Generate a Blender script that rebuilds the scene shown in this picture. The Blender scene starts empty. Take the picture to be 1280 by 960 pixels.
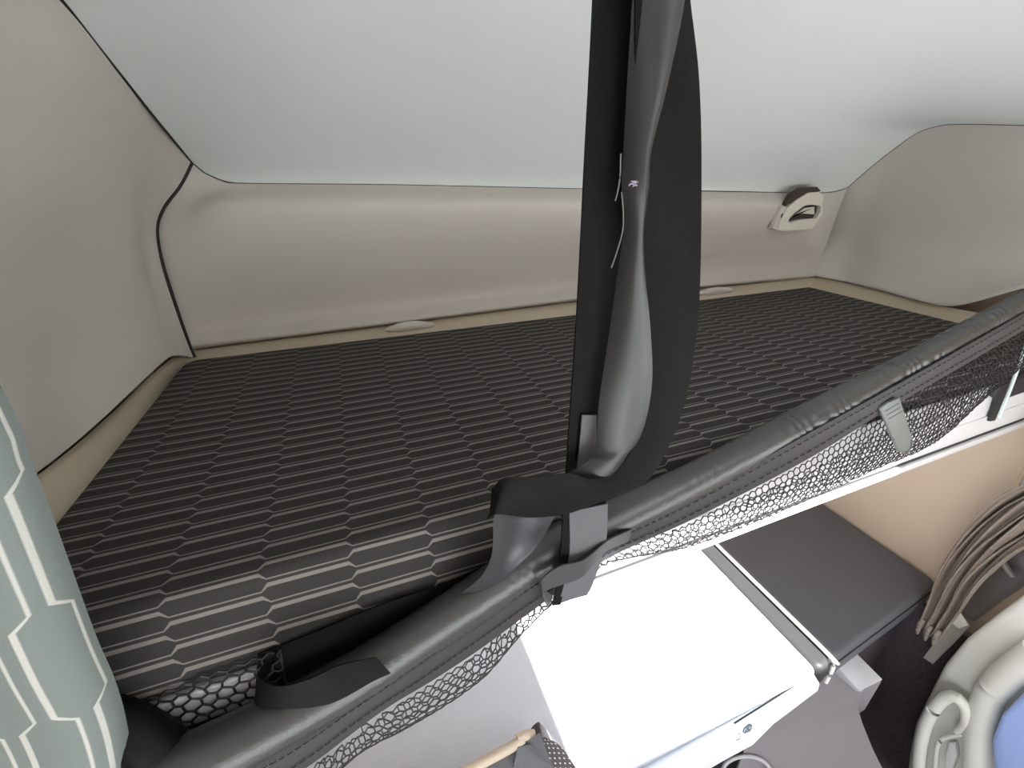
import bpy, bmesh, math, random
from mathutils import Vector, Matrix
random.seed(7)
H = 1.95                       # height of the viewer's eye above the cab floor
F = 560.0; PITCH = math.radians(26.0); YAW = math.radians(20.0)
SC = bpy.context.scene
COL = SC.collection
cp, sp, cy, sy = math.cos(PITCH), math.sin(PITCH), math.cos(YAW), math.sin(YAW)

# ---------------------------------------------------------------- measuring helpers
def ray(px, py):
    X, Y = px - 640.0, 480.0 - py
    fw = F * cp + Y * sp; up = -F * sp + Y * cp
    return Vector((cy * X + sy * fw, -sy * X + cy * fw, up))
def P(px, py, y=None, x=None, z=None, pl=None):
    """where the sight line meets a known plane (y, x or z constant, or y = a + b x)"""
    d = ray(px, py)
    if pl is not None: t = pl[0] / (d.y - pl[1] * d.x)
    elif y is not None: t = y / d.y
    elif x is not None: t = x / d.x
    else: t = z / d.z
    return d * t
def pts(lst): return [P(a, b, y=c) for a, b, c in lst]

def catmull(ps, n):
    """resample a polyline smoothly to n points, evenly by length"""
    ps = [Vector(p) for p in ps]
    if len(ps) == 2:
        return [ps[0].lerp(ps[1], i / (n - 1)) for i in range(n)]
    q = [ps[0] * 2 - ps[1]] + ps + [ps[-1] * 2 - ps[-2]]
    dense = []
    for i in range(1, len(q) - 2):
        p0, p1, p2, p3 = q[i - 1], q[i], q[i + 1], q[i + 2]
        for k in range(24):
            t = k / 24
            dense.append(0.5 * ((2 * p1) + (p2 - p0) * t + (2 * p0 - 5 * p1 + 4 * p2 - p3) * t * t
                                + (3 * p1 - p0 - 3 * p2 + p3) * t ** 3))
    dense.append(ps[-1])
    L = [0]
    for a, b in zip(dense, dense[1:]): L.append(L[-1] + (b - a).length)
    out, j = [], 0
    for i in range(n):
        s = L[-1] * i / (n - 1)
        while j < len(L) - 2 and L[j + 1] < s: j += 1
        d = L[j + 1] - L[j]
        out.append(dense[j].lerp(dense[j + 1], 0 if d < 1e-9 else (s - L[j]) / d))
    return out
def loft_rows(rows, n, m):
    """rows of control points -> m x n smooth grid"""
    R = [catmull(r, n) for r in rows]
    cols = []
    for k in range(n):
        c = [r[k] for r in R]
        # uniform parameter over rows (keeps rows aligned)
        q = [c[0] * 2 - c[1]] + c + [c[-1] * 2 - c[-2]]
        out = []
        for i in range(m):
            s = (len(c) - 1) * i / (m - 1); a = min(int(s), len(c) - 2); t = s - a
            p0, p1, p2, p3 = q[a], q[a + 1], q[a + 2], q[a + 3]
            out.append(0.5 * ((2 * p1) + (p2 - p0) * t + (2 * p0 - 5 * p1 + 4 * p2 - p3) * t * t
                              + (3 * p1 - p0 - 3 * p2 + p3) * t ** 3))
        cols.append(out)
    return [[cols[k][i] for k in range(n)] for i in range(m)]

# ---------------------------------------------------------------- mesh helpers
def grid_bm(g, bm=None, thick=0.0, closed=False):
    bm = bm or bmesh.new()
    m, n = len(g), len(g[0])
    V = [[bm.verts.new(p) for p in r] for r in g]
    fs = []
    for i in range(m - 1):
        for k in range(n - 1 + (1 if closed else 0)):
            k2 = (k + 1) % n
            fs.append(bm.faces.new((V[i][k], V[i][k2], V[i + 1][k2], V[i + 1][k])))
    uv = bm.loops.layers.uv.verify()
    Lr = [0.0]
    for i in range(1, m): Lr.append(Lr[-1] + (g[i][n // 2] - g[i - 1][n // 2]).length)
    Lc = [0.0]
    for k in range(1, n): Lc.append(Lc[-1] + (g[m // 2][k] - g[m // 2][k - 1]).length)
    idx = {}
    for i in range(m):
        for k in range(n): idx[V[i][k]] = (Lc[k], Lr[i])
    for f in fs:
        for l in f.loops: l[uv].uv = idx[l.vert]
    if thick:
        # second skin offset along the normals, rim closed
        bmesh.ops.recalc_face_normals(bm, faces=bm.faces); bm.normal_update()
        sg = 1.0 if sum(v.normal.dot(v.co) for r in V for v in r) < 0 else -1.0      # backing lies on the far side
        V2 = [[bm.verts.new(v.co - v.normal * thick * sg) for v in r] for r in V]
        nf = []
        for i in range(m - 1):
            for k in range(n - 1):
                nf.append((bm.faces.new((V2[i][k], V2[i + 1][k], V2[i + 1][k + 1], V2[i][k + 1])), ((i, k), (i + 1, k), (i + 1, k + 1), (i, k + 1))))
        rim = [(0, k) for k in range(n)] + [(i, n - 1) for i in range(1, m)] + [(m - 1, k) for k in range(n - 2, -1, -1)] + [(i, 0) for i in range(m - 2, 0, -1)]
        for a, b in zip(rim, rim[1:] + rim[:1]):
            nf.append((bm.faces.new((V[a[0]][a[1]], V2[a[0]][a[1]], V2[b[0]][b[1]], V[b[0]][b[1]])), (a, a, b, b)))
        for f, ids in nf:
            for l, (i, k) in zip(f.loops, ids): l[uv].uv = (Lc[k], Lr[i])
    return bm
def tube_bm(path, r, n=10, bm=None, caps=True, up=Vector((0, 0, 1))):
    bm = bm or bmesh.new()
    rs = r if isinstance(r, (list, tuple)) else [r] * len(path)
    rings = []
    for i, p in enumerate(path):
        a, b = path[max(i - 1, 0)], path[min(i + 1, len(path) - 1)]
        t = (b - a).normalized()
        u = t.cross(up)
        if u.length < 1e-4: u = t.cross(Vector((1, 0, 0)))
        u.normalize(); w = u.cross(t)
        rings.append([bm.verts.new(p + (u * math.cos(2 * math.pi * k / n) + w * math.sin(2 * math.pi * k / n)) * rs[i]) for k in range(n)])
    for a, b in zip(rings, rings[1:]):
        for k in range(n): bm.faces.new((a[k], a[(k + 1) % n], b[(k + 1) % n], b[k]))
    if caps:
        bm.faces.new(rings[0]); bm.faces.new(rings[-1][::-1])
    return bm
def box_bm(lo, hi, bev=0.0, seg=2, bm=None, keep=None):
    own = bmesh.new()
    vs = [own.verts.new((x, y, z)) for x in (lo[0], hi[0]) for y in (lo[1], hi[1]) for z in (lo[2], hi[2])]
    for f in ((0, 1, 3, 2), (4, 6, 7, 5), (0, 4, 5, 1), (2, 3, 7, 6), (0, 2, 6, 4), (1, 5, 7, 3)):
        own.faces.new([vs[i] for i in f])
    bmesh.ops.recalc_face_normals(own, faces=own.faces)
    if bev: bmesh.ops.bevel(own, geom=own.edges[:], offset=bev, segments=seg, profile=0.5, affect='EDGES')
    if bm is None: return own
    me = bpy.data.meshes.new('t'); own.to_mesh(me); own.free(); bm.from_mesh(me); bpy.data.meshes.remove(me)
    return bm
def poly_bm(ps, vec, bev=0.0, seg=2, bm=None):
    """flat outline given real depth: extruded along vec"""
    own = bmesh.new()
    f = own.faces.new([own.verts.new(p) for p in ps])
    r = bmesh.ops.extrude_face_region(own, geom=[f])
    bmesh.ops.translate(own, verts=[v for v in r['geom'] if isinstance(v, bmesh.types.BMVert)], vec=Vector(vec))
    bmesh.ops.recalc_face_normals(own, faces=own.faces)
    if bev: bmesh.ops.bevel(own, geom=own.edges[:], offset=bev, segments=seg, profile=0.5, affect='EDGES', clamp_overlap=True)
    if bm is None: return own
    me = bpy.data.meshes.new('t'); own.to_mesh(me); own.free(); bm.from_mesh(me); bpy.data.meshes.remove(me)
    return bm
def ring_bm(outer, inner, vec, n=48):
    """frame between two outlines, with depth"""
    def rs(ps):
        ps = list(ps) + [ps[0]]
        L = [0]
        for a, b in zip(ps, ps[1:]): L.append(L[-1] + (b - a).length)
        c = sum(ps[:-1], Vector()) / (len(ps) - 1)
        out = []
        for i in range(n):
            s = L[-1] * i / n; j = 0
            while L[j + 1] < s: j += 1
            out.append(ps[j].lerp(ps[j + 1], (s - L[j]) / max(L[j + 1] - L[j], 1e-9)))
        return out
    o, i_ = rs(outer), rs(inner)
    k0 = min(range(n), key=lambda k: (i_[k] - o[0]).length)
    i_ = i_[k0:] + i_[:k0]
    v = Vector(vec)
    rows = [o, i_, [p + v for p in i_], [p + v for p in o], o]
    bm = bmesh.new(); grid_bm([list(r) for r in rows], bm, closed=True)
    bmesh.ops.remove_doubles(bm, verts=bm.verts, dist=1e-6)
    bmesh.ops.recalc_face_normals(bm, faces=bm.faces)
    return bm
def ribbon_bm(pairs, n=40, w=6, thick=0.0016, cup=0.0):
    A = catmull([p for p, q in pairs], n); B = catmull([q for p, q in pairs], n)
    # resample by common parameter instead of length so edges stay paired
    def cm(c):
        q = [c[0] * 2 - c[1]] + c + [c[-1] * 2 - c[-2]]; out = []
        for i in range(n):
            s = (len(c) - 1) * i / (n - 1); a = min(int(s), len(c) - 2); t = s - a
            p0, p1, p2, p3 = q[a], q[a + 1], q[a + 2], q[a + 3]
            out.append(0.5 * ((2 * p1) + (p2 - p0) * t + (2 * p0 - 5 * p1 + 4 * p2 - p3) * t * t + (3 * p1 - p0 - 3 * p2 + p3) * t ** 3))
        return out
    A = cm([p for p, q in pairs]); B = cm([q for p, q in pairs])
    g = []
    for i in range(n):
        row = []
        for k in range(w + 1):
            t = k / w; p = A[i].lerp(B[i], t)
            if cup: p = p + Vector((0, -cup * 4 * t * (1 - t), 0))
            row.append(p)
        g.append(row)
    return grid_bm(g, thick=thick)

# ---------------------------------------------------------------- scene-tree helpers
def thing(name, label, cat, loc, group=None):
    o = bpy.data.objects.new(name, None); o.empty_display_size = 0.05
    COL.objects.link(o); o.location = loc; o['label'] = label; o['category'] = cat
    if group: o['group'] = group
    return o
def world_loc(o):
    v = Vector(o.location)
    while o.parent: o = o.parent; v += Vector(o.location)
    return v
def obj(name, bm, mat, parent=None, smooth=True, origin=None, label=None, sharp=40):
    off = world_loc(parent) if parent else Vector((0, 0, 0))
    if origin is not None: off = Vector(origin)
    bmesh.ops.translate(bm, verts=bm.verts, vec=-off)
    bmesh.ops.recalc_face_normals(bm, faces=bm.faces) if smooth != 'keep' else None
    me = bpy.data.meshes.new(name); bm.to_mesh(me); bm.free()
    me.materials.append(mat)
    if smooth:
        for p in me.polygons: p.use_smooth = True
        me.set_sharp_from_angle(angle=math.radians(sharp))
    o = bpy.data.objects.new(name, me); COL.objects.link(o)
    if parent: o.parent = parent; o.location = off - world_loc(parent)
    else: o.location = off
    if label: o['label'] = label
    return o
def struct(name, bm, mat, parent=None, **k):
    o = obj(name, bm, mat, parent, **k)
    if parent is None: o['kind'] = 'structure'
    return o
def tag(o, label, cat, group=None):
    o['label'] = label; o['category'] = cat
    if group: o['group'] = group
    return o

# ---------------------------------------------------------------- materials
def mat(name, col, rough=0.6, bump=None, spec=0.5, sheen=0.0, mott=0.0, mscale=40, coat=0.0):
    m = bpy.data.materials.new(name); m.use_nodes = True
    nt = m.node_tree; b = nt.nodes['Principled BSDF']
    b.inputs['Base Color'].default_value = (*col, 1); b.inputs['Roughness'].default_value = rough
    b.inputs['Specular IOR Level'].default_value = spec
    b.inputs['Sheen Weight'].default_value = sheen
    b.inputs['Coat Weight'].default_value = coat
    tc = nt.nodes.new('ShaderNodeTexCoord')
    if mott:
        nz = nt.nodes.new('ShaderNodeTexNoise'); nz.inputs['Scale'].default_value = mscale; nz.inputs['Detail'].default_value = 4
        nt.links.new(tc.outputs['Object'], nz.inputs['Vector'])
        mx = nt.nodes.new('ShaderNodeMix'); mx.data_type = 'RGBA'
        mx.inputs[6].default_value = (*[c * (1 - mott) for c in col], 1); mx.inputs[7].default_value = (*[min(1, c * (1 + mott)) for c in col], 1)
        nt.links.new(nz.outputs['Fac'], mx.inputs[0]); nt.links.new(mx.outputs[2], b.inputs['Base Color'])
    if bump:
        kind, scale, strength = bump
        if kind == 'noise':
            t = nt.nodes.new('ShaderNodeTexNoise'); t.inputs['Scale'].default_value = scale; t.inputs['Detail'].default_value = 3
            nt.links.new(tc.outputs['Object'], t.inputs['Vector']); out = t.outputs['Fac']
        elif kind == 'voronoi':
            t = nt.nodes.new('ShaderNodeTexVoronoi'); t.inputs['Scale'].default_value = scale
            nt.links.new(tc.outputs['Object'], t.inputs['Vector']); out = t.outputs['Distance']
        else:                                         # twill, on the UV map
            t = nt.nodes.new('ShaderNodeTexWave'); t.inputs['Scale'].default_value = scale; t.bands_direction = 'DIAGONAL'
            nt.links.new(tc.outputs['UV' if kind == 'twill' else 'Object'], t.inputs['Vector']); out = t.outputs['Fac']
        bp = nt.nodes.new('ShaderNodeBump'); bp.inputs['Strength'].default_value = strength; bp.inputs['Distance'].default_value = 0.002
        nt.links.new(out, bp.inputs['Height']); nt.links.new(bp.outputs['Normal'], b.inputs['Normal'])
    return m
class NX:
    """tiny expression builder for math nodes"""
    def __init__(s, nt): s.nt = nt
    def __call__(s, op, *a):
        n = s.nt.nodes.new('ShaderNodeMath'); n.operation = op
        for i, v in enumerate(a):
            if isinstance(v, (int, float)): n.inputs[i].default_value = v
            else: s.nt.links.new(v, n.inputs[i])
        return n.outputs[0]
def honeycomb(name, base, line, axis, half=0.095, pitch=0.0275, wt=0.10, wn=0.042, trans=0.007, off=(0, 0), rough=0.85, sheen=0.0, mixk=1.0):
    """woven cover: long hexagon cells, thick line on one side and thin on the other"""
    m = bpy.data.materials.new(name); m.use_nodes = True
    nt = m.node_tree; b = nt.nodes['Principled BSDF']; X = NX(nt)
    b.inputs['Roughness'].default_value = rough; b.inputs['Sheen Weight'].default_value = sheen
    b.inputs['Specular IOR Level'].default_value = 0.25
    tc = nt.nodes.new('ShaderNodeTexCoord'); sx = nt.nodes.new('ShaderNodeSeparateXYZ')
    if axis == 'bed':
        nt.links.new(tc.outputs['Object'], sx.inputs[0])
        u = X('ADD', sx.outputs[0], off[0]); v = X('ADD', X('ADD', sx.outputs[1], X('MULTIPLY', sx.outputs[2], 0.70)), off[1])
        v = X('SUBTRACT', v, X('MULTIPLY', sx.outputs[0], 0.02))
    else:
        nt.links.new(tc.outputs['UV'], sx.inputs[0])
        u = X('ADD', sx.outputs[1], off[0]); v = X('ADD', sx.outputs[0], off[1])
    # g: distance of the lines from a cell's middle, .37 inside even columns, .13 inside odd ones
    tri = X('PINGPONG', u, half)                                # 0..half..0 : even/odd columns between
    k = X('DIVIDE', X('SUBTRACT', tri, half / 2), trans)
    k = X('MINIMUM', X('MAXIMUM', k, -0.5), 0.5)
    g = X('ADD', 0.25, X('MULTIPLY', k, 0.24))
    w = X('DIVIDE', v, pitch)
    fr = X('SUBTRACT', X('FRACT', w), 0.5)
    d = X('ABSOLUTE', fr)
    sgn = X('SIGN', fr)
    par = X('MULTIPLY', sgn, X('MULTIPLY', k, 2.0))             # +1 top of a cell, -1 bottom
    hw = X('ADD', (wt + wn) / 2, X('MULTIPLY', par, (wt - wn) / 2))
    e = X('SUBTRACT', hw, X('ABSOLUTE', X('SUBTRACT', d, g)))
    fac = X('MULTIPLY', X('MINIMUM', X('MAXIMUM', X('MULTIPLY', e, 40.0), 0.0), 1.0), mixk)
    mx = nt.nodes.new('ShaderNodeMix'); mx.data_type = 'RGBA'
    mx.inputs[6].default_value = (*base, 1); mx.inputs[7].default_value = (*line, 1)
    nt.links.new(fac, mx.inputs[0]); nt.links.new(mx.outputs[2], b.inputs['Base Color'])
    nz = nt.nodes.new('ShaderNodeTexNoise'); nz.inputs['Scale'].default_value = 900
    nt.links.new(tc.outputs['Object'], nz.inputs['Vector'])
    hgt = X('ADD', X('MULTIPLY', nz.outputs['Fac'], 0.5), X('MULTIPLY', fac, 0.8))
    bp = nt.nodes.new('ShaderNodeBump'); bp.inputs['Strength'].default_value = 0.35; bp.inputs['Distance'].default_value = 0.002
    nt.links.new(hgt, bp.inputs['Height']); nt.links.new(bp.outputs['Normal'], b.inputs['Normal'])
    return m
M = {}
M['headliner'] = mat('headliner', (0.79, 0.825, 0.82), 0.9, ('noise', 700, 0.12), 0.2)
M['wall'] = mat('wall_plastic', (0.60, 0.56, 0.505), 0.55, ('noise', 900, 0.15), 0.4)
M['wall_side'] = mat('wall_side_plastic', (0.575, 0.55, 0.50), 0.55, ('noise', 900, 0.15), 0.4)
M['ledge'] = mat('ledge_plastic', (0.56, 0.48, 0.37), 0.5, ('noise', 900, 0.1), 0.4)
M['beige'] = mat('beige_panel', (0.55, 0.445, 0.345), 0.7, ('noise', 500, 0.15), 0.3)
M['gasket'] = mat('gasket_rubber', (0.012, 0.012, 0.012), 0.7)
M['seam'] = mat('seam_grey', (0.06, 0.055, 0.05), 0.8)
M['bed'] = honeycomb('bed_cover', (0.034, 0.032, 0.031), (0.20, 0.18, 0.165), 'bed', rough=0.8)
M['curtainpat'] = honeycomb('patterned_curtain_cloth', (0.20, 0.232, 0.222), (0.54, 0.55, 0.51), 'uv', half=0.115, pitch=0.052, wt=0.06, wn=0.04, trans=0.012, off=(0.02, 0.024), rough=0.75)
M['webbing'] = mat('black_webbing', (0.004, 0.004, 0.0045), 0.5, ('twill', 260, 0.25), 0.14)
M['webbing_halflit'] = mat('half_lit_webbing', (0.024, 0.026, 0.028), 0.30, ('twill', 420, 0.12), 0.8)  # lighter, shinier copy of the same belt's black, where light falls on it
M['webbing_lit'] = mat('lit_webbing', (0.11, 0.11, 0.118), 0.5, ('twill', 260, 0.25), 0.5)  # black webbing lightened: light on the strap is put into the colour
M['vinyl'] = mat('black_sleeve', (0.032, 0.034, 0.035), 0.33, ('noise', 320, 0.22), 0.95)
M['hem'] = mat('hem_fabric', (0.035, 0.034, 0.036), 0.5, ('twill', 300, 0.2), 0.5)
M['thread'] = mat('dark_thread', (0.008, 0.008, 0.01), 0.6)
M['thread_light'] = mat('violet_thread', (0.40, 0.38, 0.50), 0.6)
M['fibre'] = mat('grey_fibre', (0.16, 0.16, 0.15), 0.5)
M['net'] = mat('net_cord', (0.012, 0.011, 0.012), 0.5)
M['clip'] = mat('grey_clip_plastic', (0.17, 0.18, 0.17), 0.45)
M['white'] = mat('white_panel', (0.78, 0.78, 0.78), 0.4, ('noise', 400, 0.05))
M['rail'] = mat('aluminium_rail', (0.75, 0.75, 0.76), 0.35)
M['groove'] = mat('grey_groove', (0.018, 0.018, 0.02), 0.6)
M['ivory'] = mat('ivory_plastic', (0.72, 0.68, 0.60), 0.4)
M['black'] = mat('black_plastic', (0.02, 0.02, 0.022), 0.4)
M['dark_brown'] = mat('anchor_shade', (0.05, 0.035, 0.028), 0.8)  # stands for the shadow above the anchor; also backs its slot
M['twill'] = mat('grey_twill_cushion', (0.74, 0.78, 0.86), 0.85, ('otwill', 160, 0.5), 0.2)
M['leather'] = mat('charcoal_leatherette', (0.10, 0.10, 0.112), 0.5, ('noise', 260, 0.25), 0.4)
M['band'] = mat('toned_down_leatherette', (0.035, 0.036, 0.038), 0.5, ('noise', 260, 0.25), 0.3)  # the end's leatherette painted darker, to hold back the sunlight falling on it
M['webbing_mid'] = mat('mid_grey_webbing', (0.05, 0.05, 0.054), 0.5, ('twill', 260, 0.25), 0.4)
M['piping'] = mat('white_piping', (0.82, 0.80, 0.76), 0.5)
M['drawer'] = mat('drawer_white', (0.78, 0.81, 0.88), 0.4)
M['mark'] = mat('mark_grey', (0.12, 0.15, 0.2), 0.5)
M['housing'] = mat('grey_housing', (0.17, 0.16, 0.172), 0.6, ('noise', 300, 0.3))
M['housing_lit'] = mat('lit_housing_grey', (0.40, 0.39, 0.41), 0.6, ('noise', 300, 0.3))  # housing grey lightened, puts the light on the corner into the colour
M['carpet'] = mat('dark_carpet', (0.085, 0.07, 0.08), 0.95, ('noise', 300, 1.0), 0.1, mott=0.5, mscale=120)
M['brown_curtain'] = mat('brown_curtain_cloth', (0.26, 0.215, 0.18), 0.7, ('noise', 400, 0.3), 0.3)
M['door'] = mat('door_plastic', (0.66, 0.66, 0.61), 0.45, ('noise', 400, 0.15))
M['chrome'] = mat('handle_grey', (0.62, 0.62, 0.60), 0.3)
M['pillar'] = mat('brown_pillar_plastic', (0.10, 0.085, 0.08), 0.35, None)
M['belt'] = mat('pale_belt', (0.38, 0.34, 0.31), 0.7, ('twill', 260, 0.3))
M['blue'] = mat('blue_plastic', (0.34, 0.45, 0.80), 0.3)
M['seatfab'] = mat('grey_seat_fabric', (0.16, 0.165, 0.18), 0.8, ('otwill', 160, 0.5), 0.3)
M['tan'] = mat('tan_piping', (0.55, 0.46, 0.36), 0.6, ('noise', 300, 0.3))
M['rod'] = mat('pale_rod', (0.62, 0.72, 0.68), 0.25)
def perforated():
    m = mat('perforated_leather', (0.05, 0.038, 0.042), 0.5)
    nt = m.node_tree; b = nt.nodes['Principled BSDF']; X = NX(nt)
    tc = nt.nodes.new('ShaderNodeTexCoord'); s = nt.nodes.new('ShaderNodeSeparateXYZ'); nt.links.new(tc.outputs['UV'], s.inputs[0])
    q = 0.011
    v = X('DIVIDE', s.outputs[1], q); row = X('FLOOR', v)
    u = X('ADD', X('DIVIDE', s.outputs[0], q), X('MULTIPLY', row, 0.5))
    a = X('SUBTRACT', X('FRACT', u), 0.5); c = X('SUBTRACT', X('FRACT', v), 0.5)
    r = X('SQRT', X('ADD', X('MULTIPLY', a, a), X('MULTIPLY', c, c)))
    f = X('LESS_THAN', r, 0.17)
    mx = nt.nodes.new('ShaderNodeMix'); mx.data_type = 'RGBA'
    mx.inputs[6].default_value = (0.05, 0.038, 0.042, 1); mx.inputs[7].default_value = (0.65, 0.62, 0.62, 1)
    nt.links.new(f, mx.inputs[0]); nt.links.new(mx.outputs[2], b.inputs['Base Color'])
    return m
M['perf'] = perforated()

# ================================================================ THE SETTING
PX = lambda a, b, x: P(a, b, x=x)
PY = lambda a, b, y: P(a, b, y=y)
# top seam of the back wall, left seam, right seam
seam_back = [PY(240, 203, 1.25), PY(254, 215, 1.25), PY(276, 225, 1.25), PY(305, 229, 1.25), PY(500, 231, 1.25), PY(730, 236, 1.25),
             PY(900, 239, 1.25), PY(1000, 241, 1.25), PY(1040, 240, 1.25), PY(1060, 234, 1.25)]
seam_left = [PY(240, 203, 1.25), PX(200, 155, -.285), PX(160, 105, -.29), PX(118, 52, -.295), PX(82, 6, -.30), PX(40, -40, -.31), PX(-30, -95, -.34), PX(-120, -150, -.37)]
seam_right = [PY(1060, 234, 1.25), PX(1085, 212, 1.745), PX(1115, 188, 1.74), PX(1145, 167, 1.735), PX(1170, 158, 1.73), PX(1200, 155, 1.73), PX(1290, 157, 1.73), PX(1420, 165, 1.74)]
gasket = [PY(240, 203, 1.25), PY(225, 232, 1.245), PY(204, 260, 1.236), PY(196, 288, 1.226), PY(203, 330, 1.214), PY(222, 390, 1.205), PY(236, 430, 1.198), PY(243, 447, 1.19)]
# back wall: concave panel between seam and lip
def wl(i):
    return gasket[i]
back_rows = [
    [PY(240, 203, 1.25), PY(276, 225, 1.25), PY(305, 229, 1.25), PY(500, 231, 1.25), PY(730, 236, 1.25), PY(960, 240.5, 1.25), PY(1040, 240, 1.25), PY(1060, 234, 1.25)],
    [PY(200, 268, 1.24), PY(240, 262, 1.225), PY(285, 255, 1.20), PY(500, 254, 1.188), PY(730, 254, 1.188), PY(960, 256, 1.195), PY(1030, 262, 1.225), PY(1050, 258, 1.245)],
    [PY(198, 310, 1.225), PY(240, 310, 1.215), PY(285, 300, 1.205), PY(500, 292, 1.20), PY(730, 286, 1.20), PY(960, 280, 1.203), PY(1022, 285, 1.205), PY(1042, 280, 1.24)],
    [PY(211, 360, 1.22), PY(250, 358, 1.222), PY(290, 350, 1.23), PY(500, 336, 1.232), PY(730, 320, 1.232), PY(960, 306, 1.228), PY(1018, 303, 1.205), PY(1035, 300, 1.235)],
    [PY(228, 408, 1.215), PY(262, 406, 1.232), PY(300, 400, 1.245), PY(500, 379, 1.25), PY(730, 353, 1.25), PY(900, 338, 1.248), PY(1005, 328, 1.23), PY(1026, 324, 1.228)],
    [PY(237, 432, 1.205), PY(268, 428, 1.204), PY(300, 424, 1.204), PY(500, 400, 1.204), PY(730, 371, 1.204), PY(900, 354, 1.204), PY(1002, 345, 1.206), PY(1019, 343, 1.21)],
    [PY(239, 437, 1.212), PY(268, 433, 1.222), PY(300, 429, 1.225), PY(500, 404, 1.225), PY(730, 375, 1.225), PY(900, 357.5, 1.225), PY(1002, 348, 1.225), PY(1019, 345.5, 1.218)],
]
struct('wall_back', grid_bm(loft_rows(back_rows, 60, 50), thick=0.012), M['wall'], sharp=60)
# ledge behind the mattress
led_rows = [
    [PY(240, 438, 1.222), PY(300, 430, 1.228), PY(500, 405, 1.228), PY(730, 376, 1.228), PY(900, 358.5, 1.228), PY(1019, 346, 1.222)],
    [PY(241, 442, 1.212), PY(300, 434, 1.214), PY(500, 409, 1.214), PY(730, 380, 1.214), PY(900, 362, 1.214), PY(1019, 350, 1.21)],
    [PY(247, 466, 1.16), PY(310, 456, 1.16), PY(505, 430, 1.16), PY(730, 400, 1.16), PY(900, 382, 1.16), PY(1019, 372, 1.16)],
]
trim1 = struct('trim_1', grid_bm(loft_rows(led_rows, 40, 16), thick=0.01), M['ledge'], sharp=60)
for nm, (a, b, c) in (('bump', (512, 404, 60)), ('bump', (893, 360, 44))):
    v0 = PY(a - c / 2, b + 6, 1.205); v1 = PY(a + c / 2, b + 4, 1.205)
    v0.z = v1.z = (v0.z + v1.z) / 2
    path = catmull([v0, v0.lerp(v1, .5) + Vector((0, 0, .004)), v1], 14)
    rr = [0.014 * math.sin(math.pi * (i + .6) / 14.2) ** .5 for i in range(14)]
    obj('mounting_lug', tube_bm(path, rr, 12), M['wall'], trim1)
# left wall
left_rows = [
    gasket,
    [PY(200, 155, 1.135), PY(196, 200, 1.155), PY(184, 240, 1.17), PY(180, 285, 1.18), PY(186, 335, 1.18), PY(200, 385, 1.165), PY(214, 425, 1.145), PY(222, 444, 1.135)],
    [PX(160, 105, -.29), PY(164, 150, 1.05), PY(160, 200, 1.07), PY(158, 255, 1.085), PY(163, 320, 1.105), PY(176, 380, 1.11), PY(190, 425, 1.085), PY(203, 453, 1.075)],
    [PX(82, 6, -.30), PY(92, 80, .915), PY(90, 160, .925), PY(86, 240, .925), PY(84, 330, .95), PY(92, 420, .945), PY(106, 490, .885), PY(124, 527, .855)],
    [PX(-30, -95, -.34), PX(-10, 20, -.352), PX(-10, 130, -.378), PX(-10, 230, -.402), PX(-10, 340, -.44), PX(5, 450, -.465), PX(30, 540, -.458), PX(50, 588, -.455)],
    [PX(-220, -220, -.40), PX(-220, -80, -.41), PX(-220, 80, -.43), PX(-220, 220, -.445), PX(-200, 360, -.455), PX(-170, 500, -.455), PX(-130, 620, -.45), PX(-95, 690, -.44)],
]
struct('wall_left', grid_bm(loft_rows(left_rows, 44, 60), thick=0.012), M['wall_side'], sharp=60)
led_l = [
    [PY(240, 438, 1.215), PX(206, 455, -.418), PX(125, 530, -.452), PX(51, 591, -.462), PX(-95, 694, -.45)],
    [PY(242, 443, 1.205), PX(211, 462, -.41), PX(130, 540, -.44), PX(56, 603, -.448), PX(-90, 706, -.435)],
    [PY(252, 455, 1.17), PX(238, 472, -.395), PX(170, 557, -.40), PX(100, 642, -.40), PX(-40, 780, -.40)],
]
struct('trim_2', grid_bm(loft_rows(led_l, 40, 16), thick=0.01), M['ledge'], sharp=60)
# right wall
right_rows = [
    [PY(1060, 234, 1.25), PX(1115, 188, 1.74), PX(1145, 167, 1.735), PX(1170, 158, 1.73), PX(1200, 155, 1.73), PX(1290, 157, 1.73), PX(1420, 165, 1.74)],
    [PY(1050, 258, 1.262), PX(1096, 226, 1.77), PX(1130, 205, 1.765), PX(1165, 193, 1.76), PX(1200, 190, 1.76), PX(1290, 195, 1.76), PX(1420, 205, 1.77)],
    [PY(1042, 280, 1.27), PX(1080, 264, 1.785), PX(1118, 250, 1.785), PX(1158, 240, 1.785), PX(1200, 238, 1.785), PX(1290, 240, 1.785), PX(1420, 248, 1.79)],
    [PY(1035, 300, 1.26), PX(1068, 296, 1.78), PX(1106, 290, 1.785), PX(1150, 286, 1.79), PX(1200, 284, 1.79), PX(1290, 286, 1.79), PX(1420, 290, 1.79)],
    [PY(1026, 324, 1.23), PX(1058, 326, 1.75), PX(1098, 332, 1.755), PX(1145, 338, 1.76), PX(1200, 338, 1.765), PX(1290, 326, 1.77), PX(1420, 318, 1.77)],
    [PY(1019, 343, 1.21), PX(1055, 349, 1.715), PX(1095, 358, 1.715), PX(1145, 371, 1.715), PX(1195, 378, 1.715), PX(1290, 354, 1.73), PX(1420, 330, 1.74)],
    [PY(1019, 345.5, 1.218), PX(1055, 352, 1.725), PX(1095, 362, 1.725), PX(1145, 375, 1.725), PX(1195, 382, 1.725), PX(1290, 358, 1.735), PX(1420, 334, 1.745)],
]
struct('wall_right', grid_bm(loft_rows(right_rows, 60, 50), thick=0.012), M['wall_side'], sharp=60)
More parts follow.
